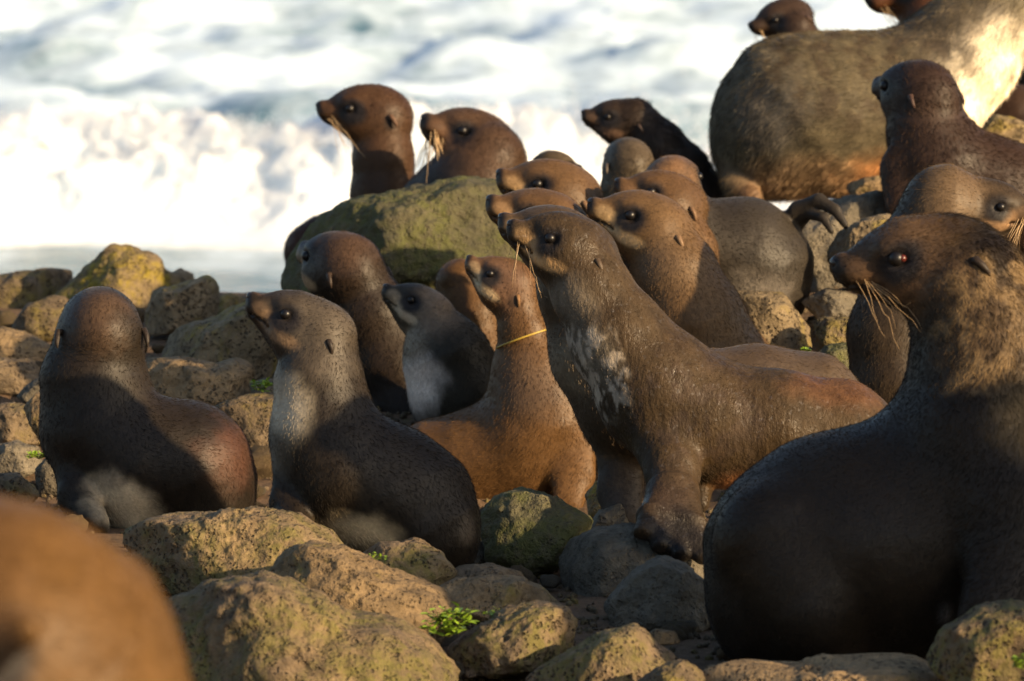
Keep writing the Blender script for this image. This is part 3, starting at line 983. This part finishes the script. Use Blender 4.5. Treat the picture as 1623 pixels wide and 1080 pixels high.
        P = A[pick] + (Bq - A)[pick] * u[:, :1] + (C - A)[pick] * u[:, 1:]
        Nn = cr[pick] / (ar[pick][:, None] + 1e-12)
        # flow: along the nearest chain link, head to tail
        seg = []
        if H:
            seg.append((hp(0, 0, 0), hp(-0.9, 0, -0.08)))
            seg.append((hp(-0.9, 0, -0.1), pts[0]))
        seg += [(pts[i], pts[i + 1]) for i in range(len(pts) - 1)]
        best = np.full(fur, 1e9); flow = np.zeros((fur, 3))
        for a, b in seg:
            ab = b - a; l2 = ab @ ab + 1e-9
            t = np.clip(((P - a) @ ab) / l2, 0, 1)
            dd = np.linalg.norm(P - a - t[:, None] * ab, axis=1)
            m = dd < best
            best[m] = dd[m]; flow[m] = ab / math.sqrt(l2)
        for fp, fr, *_ in fl:
            pass
        T = flow - Nn * (flow * Nn).sum(1)[:, None] + rng.normal(0, 0.22, (fur, 3)) + np.array((0, 0, -0.15))
        T /= np.linalg.norm(T, axis=1)[:, None] + 1e-9
        ln = furlen * rng.uniform(0.6, 1.25, (fur, 1))
        if H:
            relp = (P - hp(0, 0, 0)) / L
            ln = ln * np.clip(0.35 + 0.65 * (-(relp @ R[0]) - 0.3) / 0.9, 0.3, 1.0)[:, None]
        lift = 0.28 if furlen > 0.0115 else 0.14
        Q = np.stack([P - Nn * 0.001, P + (T * 0.5 + Nn * lift * 0.5) * ln, P + (T * 0.95 + Nn * lift * 0.75) * ln], 1)
        cv = bpy.data.hair_curves.new('fur')
        cv.add_curves([3] * fur)
        cv.attributes['position'].data.foreach_set('vector', (Q - base).astype(np.float32).ravel())
        ra = cv.attributes.new('radius', 'FLOAT', 'POINT')
        ra.data.foreach_set('value', np.tile(np.array((0.0003, 0.00027, 0.00006), np.float32), fur))
        ca = cv.attributes.new('col', 'FLOAT_COLOR', 'CURVE')
        if furlen > 0.012:
            tuft = np.array([mnoise.fractal(Vector(t_), 0.7, 2.1, 3) for t_ in P * (26, 26, 34)])
            cols_h = cols[tri[pick, 0]] * np.exp(1.0 * np.clip(tuft, -1.3, 1.3))[:, None]
        else:
            cols_h = cols[tri[pick, 0]]
        hc = (cols_h * rng.lognormal(0.05, 0.13, (fur, 1)))
        ca.data.foreach_set('color', np.concatenate([hc, np.ones((fur, 1))], 1).astype(np.float32).ravel())
        cv.materials.append(M_HAIR)
        ho = link(bpy.data.objects.new('fur', cv), root)
        tag(ho, kind='stuff')
    return root, H, pts

# ------------------------------------------------------------------ the colony
# front row
seal('dark seal seen from behind at the left, head turned away, pale patch on its flank', 13.95,
     [(156, 535, 74, 0), (150, 600, 82, 0), (160, 680, 92, 0), (215, 735, 102, 0), (290, 745, 106, 0.02), (305, 775, 95, 0.03), (310, 800, 88, 0.03)],
     head=dict(skull=(160, 522), L=168, yaw=-82, pitch=2), col=DARK,
     flips=[dict(p=[(120, 720, 40, -0.06), (125, 790, 30, -0.1), (150, 830, 24, -0.14)]), dict(p=[(260, 800, 70, 0), (220, 815, 45, -0.04)], flat=0.8)],
     paints=[(205, 790, 46, (0.58, 0.46, 0.30), 0.92, 1.5, 25), (185, 745, 26, (0.13, 0.10, 0.07), 0.5), (155, 500, 60, (0.085, 0.05, 0.028), 0.6), (370, 720, 60, (0.08, 0.035, 0.02), 0.7)],
     face=False)
seal('shaded dark seal with pale grey throat sitting upright, left of centre', 13.3,
     [(512, 535, 62, 0), (506, 605, 68, 0), (515, 690, 84, 0), (552, 750, 98, 0), (615, 785, 106, 0.02), (655, 810, 100, 0.02), (680, 845, 80, 0.0), (700, 880, 50, 0)],
     head=dict(nose=(390, 474), L=140, yaw=4, pitch=26, hz=0.95), col=DARK,
     flips=[dict(p=[(475, 740, 42, -0.03), (462, 800, 32, -0.05), (470, 840, 26, -0.1)])],
     paints=[(456, 640, 62, (0.36, 0.31, 0.23), 0.85, 0.72, 0, 7), (500, 520, 90, (0.085, 0.068, 0.05), 0.6), (440, 720, 36, (0.16, 0.14, 0.11), 0.5, 0.8), (570, 838, 38, (0.60, 0.46, 0.27), 0.92, 1.9, 5), (740, 830, 30, (0.13, 0.10, 0.07), 0.5, 0.5)],
     facecol=(0.22, 0.14, 0.08), facemix=0.6)
seal('dark brown seal leaning left with its head turned away, behind the pale throated one', 15.1,
     [(556, 425, 60, 0), (590, 500, 60, 0), (622, 580, 62, 0), (650, 660, 70, 0), (700, 700, 75, 0.05)],
     head=dict(skull=(545, 425), L=136, yaw=-50, pitch=12), col=(0.030, 0.020, 0.015), paints=[(550, 390, 55, (0.07, 0.039, 0.022), 0.7)], face=True)
seal('small pale muzzled seal with whitish chest, just left of the seal with the yellow strap', 14.75,
     [(684, 503, 54, 0), (706, 562, 66, 0), (728, 622, 76, 0.02), (770, 665, 70, 0.05), (800, 690, 60, 0.08)],
     head=dict(nose=(606, 457), L=97, yaw=10, pitch=30), col=(0.05, 0.044, 0.038),
     paints=[(660, 605, 56, (0.66, 0.58, 0.51), 0.92, 0.9, 0), (690, 480, 48, (0.2, 0.14, 0.09), 0.8), (650, 540, 35, (0.24, 0.19, 0.13), 0.6)], facecol=(0.42, 0.33, 0.22), facemix=0.9)
seal('ginger brown back of a seal mostly hidden behind the small pale muzzled one', 15.3,
     [(730, 450, 40, 0), (745, 500, 52, 0), (760, 570, 60, 0), (780, 640, 60, 0)], col=GINGER, fur=4000)
r6, H6, P6 = seal('ginger seal with a yellow strap round its neck, looking left', 14.3,
     [(813, 452, 50, 0), (833, 528, 41, 0), (848, 590, 68, 0.02), (862, 660, 92, 0.04), (835, 710, 95, 0.06), (760, 735, 85, 0.08), (690, 745, 78, 0.1), (640, 755, 60, 0.12)],
     head=dict(nose=(738, 411), L=100, yaw=-4, pitch=33, fat=0.92), col=GINGER,
     flips=[dict(p=[(905, 690, 46, -0.04), (908, 755, 32, -0.06), (900, 800, 24, -0.08)]), dict(p=[(945, 690, 40, 0.12), (950, 770, 28, 0.14), (945, 810, 22, 0.14)])],
     paints=[(800, 440, 70, (0.09, 0.05, 0.03), 0.9), (835, 610, 60, (0.075, 0.05, 0.033), 0.75)], facecol=(0.45, 0.33, 0.19), facemix=0.9)
seal('speckled wet seal stretching up with blotched grey chest, centre front', 13.45,
     [(903, 402, 60, 0), (936, 458, 62, 0), (983, 540, 77, 0), (1048, 624, 97, 0), (1125, 672, 98, 0), (1230, 682, 92, 0), (1330, 690, 86, 0.02), (1405, 715, 62, 0.04), (1450, 740, 40, 0.05)],
     head=dict(nose=(803, 360), L=143, yaw=6, pitch=20), col=(0.066, 0.045, 0.028),
     flips=[dict(p=[(1056, 690, 60, -0.07), (1066, 750, 40, -0.13), (1066, 785, 32, -0.18)], flat=0.55),
            dict(p=[(1050, 775, 20, -0.17), (1034, 818, 22, -0.25), (1016, 846, 13, -0.31)], flat=0.28, n=(0, 1, 0.6), k=0.9),
            dict(p=[(1060, 775, 20, -0.17), (1052, 830, 22, -0.25), (1044, 868, 13, -0.31)], flat=0.28, n=(0, 1, 0.6), k=0.9),
            dict(p=[(1070, 775, 20, -0.17), (1076, 836, 22, -0.25), (1078, 882, 13, -0.31)], flat=0.28, n=(0, 1, 0.6), k=0.9),
            dict(p=[(1080, 775, 20, -0.17), (1098, 838, 22, -0.25), (1114, 886, 13, -0.31)], flat=0.28, n=(0, 1, 0.6), k=0.9),
            dict(p=[(1110, 760, 24, -0.02), (1110, 800, 14, -0.06)], flat=0.8)],
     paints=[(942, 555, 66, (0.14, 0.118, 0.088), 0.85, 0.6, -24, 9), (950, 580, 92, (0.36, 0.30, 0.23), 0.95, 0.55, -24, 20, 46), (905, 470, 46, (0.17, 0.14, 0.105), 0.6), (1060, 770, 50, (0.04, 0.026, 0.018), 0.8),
             (1175, 768, 32, (0.24, 0.10, 0.04), 0.8, 1.5, 10), (1330, 610, 40, (0.10, 0.045, 0.02), 0.6, 2.2, 10),  # orange belly patch is a low-sun glow painted into the coat
             (1090, 650, 90, (0.045, 0.03, 0.02), 0.8, 1.4, 20, 14, 36),
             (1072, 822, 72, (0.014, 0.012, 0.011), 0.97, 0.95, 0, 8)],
     vox=5.0, whisk=dict(n=6, len=0.7, back=0.45, down=0.9, sag=0.25), fur=5000, furlen=0.007, facecol=(0.42, 0.26, 0.12), mat=M_WET)
seal('seal standing shoulder to shoulder just behind the speckled one, muzzle a little to the left', 13.75,
     [(888, 388, 58, 0), (918, 460, 64, 0), (955, 560, 80, 0), (1010, 640, 92, 0), (1100, 650, 92, 0), (1200, 642, 92, 0.02), (1285, 645, 84, 0.04), (1340, 670, 55, 0.05)],
     head=dict(nose=(789, 349), L=138, yaw=6, pitch=20), col=(0.09, 0.062, 0.042), flips=[dict(p=[(990, 710, 46, -0.03), (982, 780, 32, -0.05), (990, 830, 28, -0.07)])],
     paints=[(905, 580, 50, (0.20, 0.155, 0.10), 0.75, 0.7, -20), (985, 790, 60, (0.05, 0.043, 0.038), 0.85), (1200, 600, 60, (0.055, 0.04, 0.03), 0.7, 3)], fur=6000)
seal('seal raising a pale muzzle behind the shoulder to shoulder pair', 14.35,
     [(872, 358, 56, 0), (915, 440, 60, 0), (955, 530, 68, 0), (1000, 600, 72, 0)], head=dict(nose=(770, 320), L=135, yaw=8, pitch=20, hz=0.93), col=(0.13, 0.075, 0.04), fur=5000, facecol=(0.36, 0.22, 0.11))
seal('golden brown seal with big dark eye, head above and right of the speckled one', 14.3,
     [(1040, 372, 60, 0), (1068, 432, 66, 0), (1100, 510, 78, 0), (1125, 580, 88, 0.02), (1180, 630, 85, 0.05)],
     head=dict(nose=(931, 325), L=138, yaw=9, pitch=20), col=(0.15, 0.092, 0.05), facecol=(0.45, 0.31, 0.16), facemix=0.9, vox=5.0, fur=9000,
     paints=[(1040, 420, 50, (0.10, 0.068, 0.042), 0.5)])
seal('brown seal whose snout and crown show just above the golden brown head', 14.75,
     [(1062, 335, 52, 0), (1078, 400, 56, 0), (1085, 480, 60, 0), (1100, 560, 66, 0)], head=dict(nose=(974, 292), L=118, yaw=8, pitch=18), col=(0.13, 0.075, 0.04), fur=6000, facecol=(0.2, 0.11, 0.055))
seal('brown head seen from behind above a grey rounded body, beyond the yellow boulder', 15.05,
     [(1062, 298, 50, 0), (1072, 345, 54, 0), (1110, 395, 76, 0.02), (1175, 408, 92, 0.05), (1205, 430, 84, 0.06), (1215, 470, 62, 0.06)],
     head=dict(skull=(1063, 292), L=112, yaw=-110, pitch=4), col=(0.042, 0.036, 0.034), face=False,
     flips=[dict(p=[(1236, 378, 26, 0.08), (1266, 334, 15, 0.03), (1298, 318, 11, 0.0), (1324, 333, 9, -0.02), (1340, 358, 6, -0.03)], flat=0.55), dict(p=[(1240, 372, 20, 0.1), (1280, 338, 10, 0.02), (1305, 345, 8, -0.02), (1318, 368, 5, -0.03)], flat=0.55)],
     paints=[(1062, 280, 58, (0.14, 0.075, 0.035), 0.9), (1190, 465, 45, (0.17, 0.15, 0.13), 0.7, 1.5)])
seal('greyish rounded head seen from behind in front of the dark seal', 15.7,
     [(997, 262, 44, 0), (1000, 300, 46, 0), (1010, 350, 54, 0), (1030, 420, 62, 0)], head=dict(skull=(997, 258), L=98, yaw=-80, pitch=4), col=(0.10, 0.078, 0.06), face=False, fur=5000)
seal('seal with only forehead and eyes showing behind two others, looking left at the back', 14.85,
     [(892, 318, 56, 0), (930, 390, 58, 0), (960, 470, 64, 0), (990, 560, 70, 0)], head=dict(nose=(786, 279), L=135, yaw=8, pitch=17, fat=0.93), col=(0.14, 0.082, 0.044), facecol=(0.42, 0.27, 0.13), facemix=0.9, fur=6000)
seal('small round head poking up behind the forehead of another, facing right', 15.9,
     [(872, 268, 30, 0), (868, 310, 36, 0), (872, 370, 44, 0)], head=dict(skull=(874, 266), L=68, yaw=150, pitch=0), col=(0.11, 0.085, 0.06), face=True, fur=2500)
seal('dark seal against the white surf looking left, above the crowd', 16.4,
     [(1008, 190, 44, 0), (1040, 232, 42, 0), (1078, 275, 46, 0), (1105, 330, 55, 0), (1100, 400, 60, 0)],
     head=dict(nose=(921, 182), L=88, yaw=4, pitch=10), col=(0.04, 0.027, 0.022), facecol=(0.16, 0.095, 0.06), facemix=0.7, fur=9000, furlen=0.014)
seal('brown seal with golden whiskers on the skyline at the left end of the green boulder', 16.55,
     [(606, 190, 50, 0), (607, 250, 46, 0), (608, 310, 50, 0), (630, 390, 62, 0.05)],
     head=dict(nose=(501, 172), L=116, yaw=2, pitch=5), col=(0.085, 0.045, 0.026), whisk=dict(n=13, len=0.75, th=0.0011, back=0.9, down=0.6, sag=0.15), face=False)
seal('long whiskered seal with dark throat resting its chin above the green boulder', 16.2,
     [(776, 252, 52, 0), (756, 300, 80, 0), (720, 340, 88, 0.05), (660, 360, 60, 0.08)],
     head=dict(nose=(667, 190), L=128, yaw=18, pitch=23, fat=1.1, thick=1), col=(0.085, 0.05, 0.034),
     paints=[(690, 275, 55, BLACK, 0.85), (600, 330, 60, BLACK, 0.9, 2)], facecol=(0.16, 0.085, 0.045), whisk=dict(n=16, len=1.2, back=0.45, down=1.0, sag=0.1, th=0.0012), fur=9000, furlen=0.013)
seal('reddish brown hump of a seal half hidden behind the left end of the green boulder', 16.75,
     [(515, 380, 40, 0), (500, 400, 46, 0), (520, 450, 60, 0)], col=(0.075, 0.032, 0.02), fur=4000)
# upper right group
seal('large pale grey seal standing with shaggy back and sunlit chest, upper right', 16.3,
     [(1650, -60, 62, 0), (1588, 10, 70, 0), (1522, 88, 90, 0), (1435, 165, 112, 0), (1335, 180, 122, 0), (1260, 186, 124, 0), (1235, 205, 103, 0), (1205, 240, 72, 0)],
     head=dict(nose=(1770, -150), L=140, yaw=176, pitch=10), col=(0.145, 0.125, 0.095),
     flips=[dict(p=[(1180, 240, 46, -0.04), (1172, 290, 26, -0.07), (1190, 312, 18, -0.1)], flat=0.6), dict(p=[(1330, 270, 26, 0.0), (1336, 312, 12, 0.0)], flat=0.8),
            dict(p=[(1490, 200, 60, -0.1), (1480, 270, 40, -0.12), (1475, 310, 30, -0.14)])],
     paints=[(1560, 125, 105, (0.8, 0.7, 0.53), 0.97, 0.85, 20, 8), (1300, 290, 62, (0.26, 0.165, 0.09), 0.7, 2.6), (1400, 270, 40, (0.38, 0.16, 0.05), 0.6, 2.0), (1220, 170, 95, (0.075, 0.068, 0.06), 0.75, 0.75), (1360, 105, 95, (0.05, 0.036, 0.022), 0.85, 2.0, 0, 10, 20), (1500, 45, 60, (0.07, 0.055, 0.04), 0.6, 1.8, -25), (1190, 300, 22, (0.10, 0.05, 0.025), 0.7)],  # belly orange is low sunlight painted in; cream chest also brightened for sun
     vox=6.5, fur=26000, furlen=0.017)
seal('dark head rising behind the back of the large pale seal', 17.0,
     [(1262, 48, 44, 0), (1275, 100, 50, 0), (1290, 160, 56, 0)], head=dict(nose=(1187, 44), L=82, yaw=18, pitch=-12), col=(0.055, 0.034, 0.026), fur=5000, face=False, whisk=dict(n=3, len=0.5, back=0.1, down=0.9, sag=0.2, th=0.001))
seal('reddish seal at the top edge with hanging golden whiskers behind the large pale one', 17.0,
     [(1470, -10, 56, 0), (1485, 50, 58, 0), (1490, 120, 60, 0)], head=dict(nose=(1372, 4), L=118, yaw=14, pitch=-14), col=(0.11, 0.045, 0.022), fur=4000, face=False, whisk=dict(n=10, len=0.8, back=0.45, down=1.0, sag=0.15))
seal('dark brown seal with its back turned, in front of the pale seal at the right', 15.45,
     [(1464, 150, 54, 0), (1470, 205, 62, 0), (1490, 262, 78, 0), (1570, 310, 88, 0.03), (1660, 340, 92, 0.06), (1720, 360, 85, 0.06)],
     head=dict(skull=(1460, 148), L=128, yaw=-48, pitch=4), col=(0.045, 0.026, 0.02), fur=12000, furlen=0.013, face=False,
     flips=[dict(p=[(1440, 270, 46, -0.05), (1438, 330, 34, -0.08)])])
seal('brown body of a seal at the right edge behind the chest of the pale one', 17.1,
     [(1575, 195, 42, 0), (1610, 190, 52, 0), (1660, 215, 60, 0)], col=(0.06, 0.035, 0.025), fur=3000)
seal('black sliver of a seal at the right edge above the brown one', 17.6,
     [(1640, 120, 36, 0), (1660, 160, 46, 0), (1690, 200, 50, 0)], col=(0.02, 0.016, 0.015), fur=0)
seal('brown seal turned right with sunlit muzzle and dark body, behind the big bull', 14.1,
     [(1500, 332, 68, 0), (1450, 420, 72, 0), (1412, 530, 66, 0), (1420, 610, 70, 0), (1450, 680, 70, 0)],
     head=dict(skull=(1556, 328), L=118, yaw=160, pitch=-4, thick=1), col=(0.05, 0.035, 0.024), whisk=dict(n=8, len=0.8, back=0.2, down=0.9, sag=0.2),
     paints=[(1510, 300, 70, (0.10, 0.065, 0.035), 0.8)], facecol=(0.28, 0.17, 0.09), facemix=0.8)
# the near bull
seal('big dark bull with reddish eye and thick grizzled neck, right front', 12.5,
     [(1532, 458, 94, 0), (1568, 535, 118, 0), (1580, 640, 140, 0), (1545, 760, 165, 0.02), (1450, 850, 180, 0.03), (1330, 875, 180, 0.03), (1285, 900, 168, 0.02), (1270, 950, 130, 0), (1300, 985, 80, 0)],
     head=dict(nose=(1319, 427), L=208, yaw=6, pitch=-6, fat=1.08, hz=0.82, thick=1), col=(0.023, 0.016, 0.011),
     flips=[dict(p=[(1605, 790, 95, -0.12), (1600, 890, 66, -0.2), (1570, 980, 52, -0.26)]), dict(p=[(1240, 960, 110, 0), (1300, 1010, 55, -0.1)], flat=0.8), dict(p=[(1225, 860, 95, -0.09), (1285, 965, 70, -0.13)], flat=0.8, k=0.35), dict(p=[(1545, 700, 90, -0.1), (1600, 800, 95, -0.14)], flat=0.8, k=0.35)],
     paints=[(1565, 500, 115, (0.21, 0.14, 0.065), 0.85, 0.9, 0, 13, 30), (1565, 500, 110, (0.09, 0.058, 0.03), 0.6), (1620, 640, 75, (0.15, 0.10, 0.045), 0.7), (1430, 400, 100, (0.085, 0.05, 0.026), 0.7), (1490, 955, 24, (0.10, 0.085, 0.075), 0.8, 0.6)],
     vox=6.5, fur=42000, furlen=0.016, eye='red', whisk=dict(n=12, len=0.6, back=0.75, down=0.7, sag=0.25, th=0.0007), facecol=(0.11, 0.06, 0.03), facemix=0.6)
# the out-of-focus one close to the camera
seal('blurred orange brown back of a seal close to the camera, lower left', 6.5,
     [(-60, 1020, 190, 0), (-20, 1075, 285, 0.02), (-20, 1250, 330, 0.05), (-80, 1500, 340, 0.05)], col=(0.15, 0.08, 0.025),
     flips=[dict(p=[(-30, 1010, 60, -0.17), (40, 1000, 26, -0.19)], flat=0.6)],
     paints=[(26, 1010, 80, BLACK, 0.97, 0.7, 0, 5), (-10, 870, 110, (0.07, 0.035, 0.012), 0.7, 1, 0, 5)], vox=6.5, fur=20000)  # darker brown patch paints shade on the side away from the sun


# ------------------------------------------------------------------ the strap round the ginger seal's neck
def strap():
    c = at(833, 536, dm(14.3)); r = 47 * m_per_px(dm(14.3))
    ax = P6[2] - P6[0]; ax /= np.linalg.norm(ax)
    ax = ax + np.array((0.10, 0, 0.0)); ax += np.array((0, -0.15, 0)); ax /= np.linalg.norm(ax)
    a = np.cross(ax, (0, 1, 0)); a /= np.linalg.norm(a); b = np.cross(ax, a)
    V, F = [], []
    n = 64
    for i in range(n):
        t = 2 * math.pi * i / n
        e = a * math.cos(t) + b * math.sin(t)
        for du, dr in ((-0.002, 0), (0.002, 0), (0.002, 0.003), (-0.002, 0.003)):
            V.append(e * (r + dr) + ax * du)
    for i in range(n):
        j = (i + 1) % n
        for k in range(4):
            F.append((i * 4 + k, i * 4 + (k + 1) % 4, j * 4 + (k + 1) % 4, j * 4 + k))
    o = mesh_obj('strap', np.array(V), F, M_BAND)
    o.location = c
    tag(o, 'thin yellow strap looped tight around the neck of the ginger seal', 'strap')


strap()
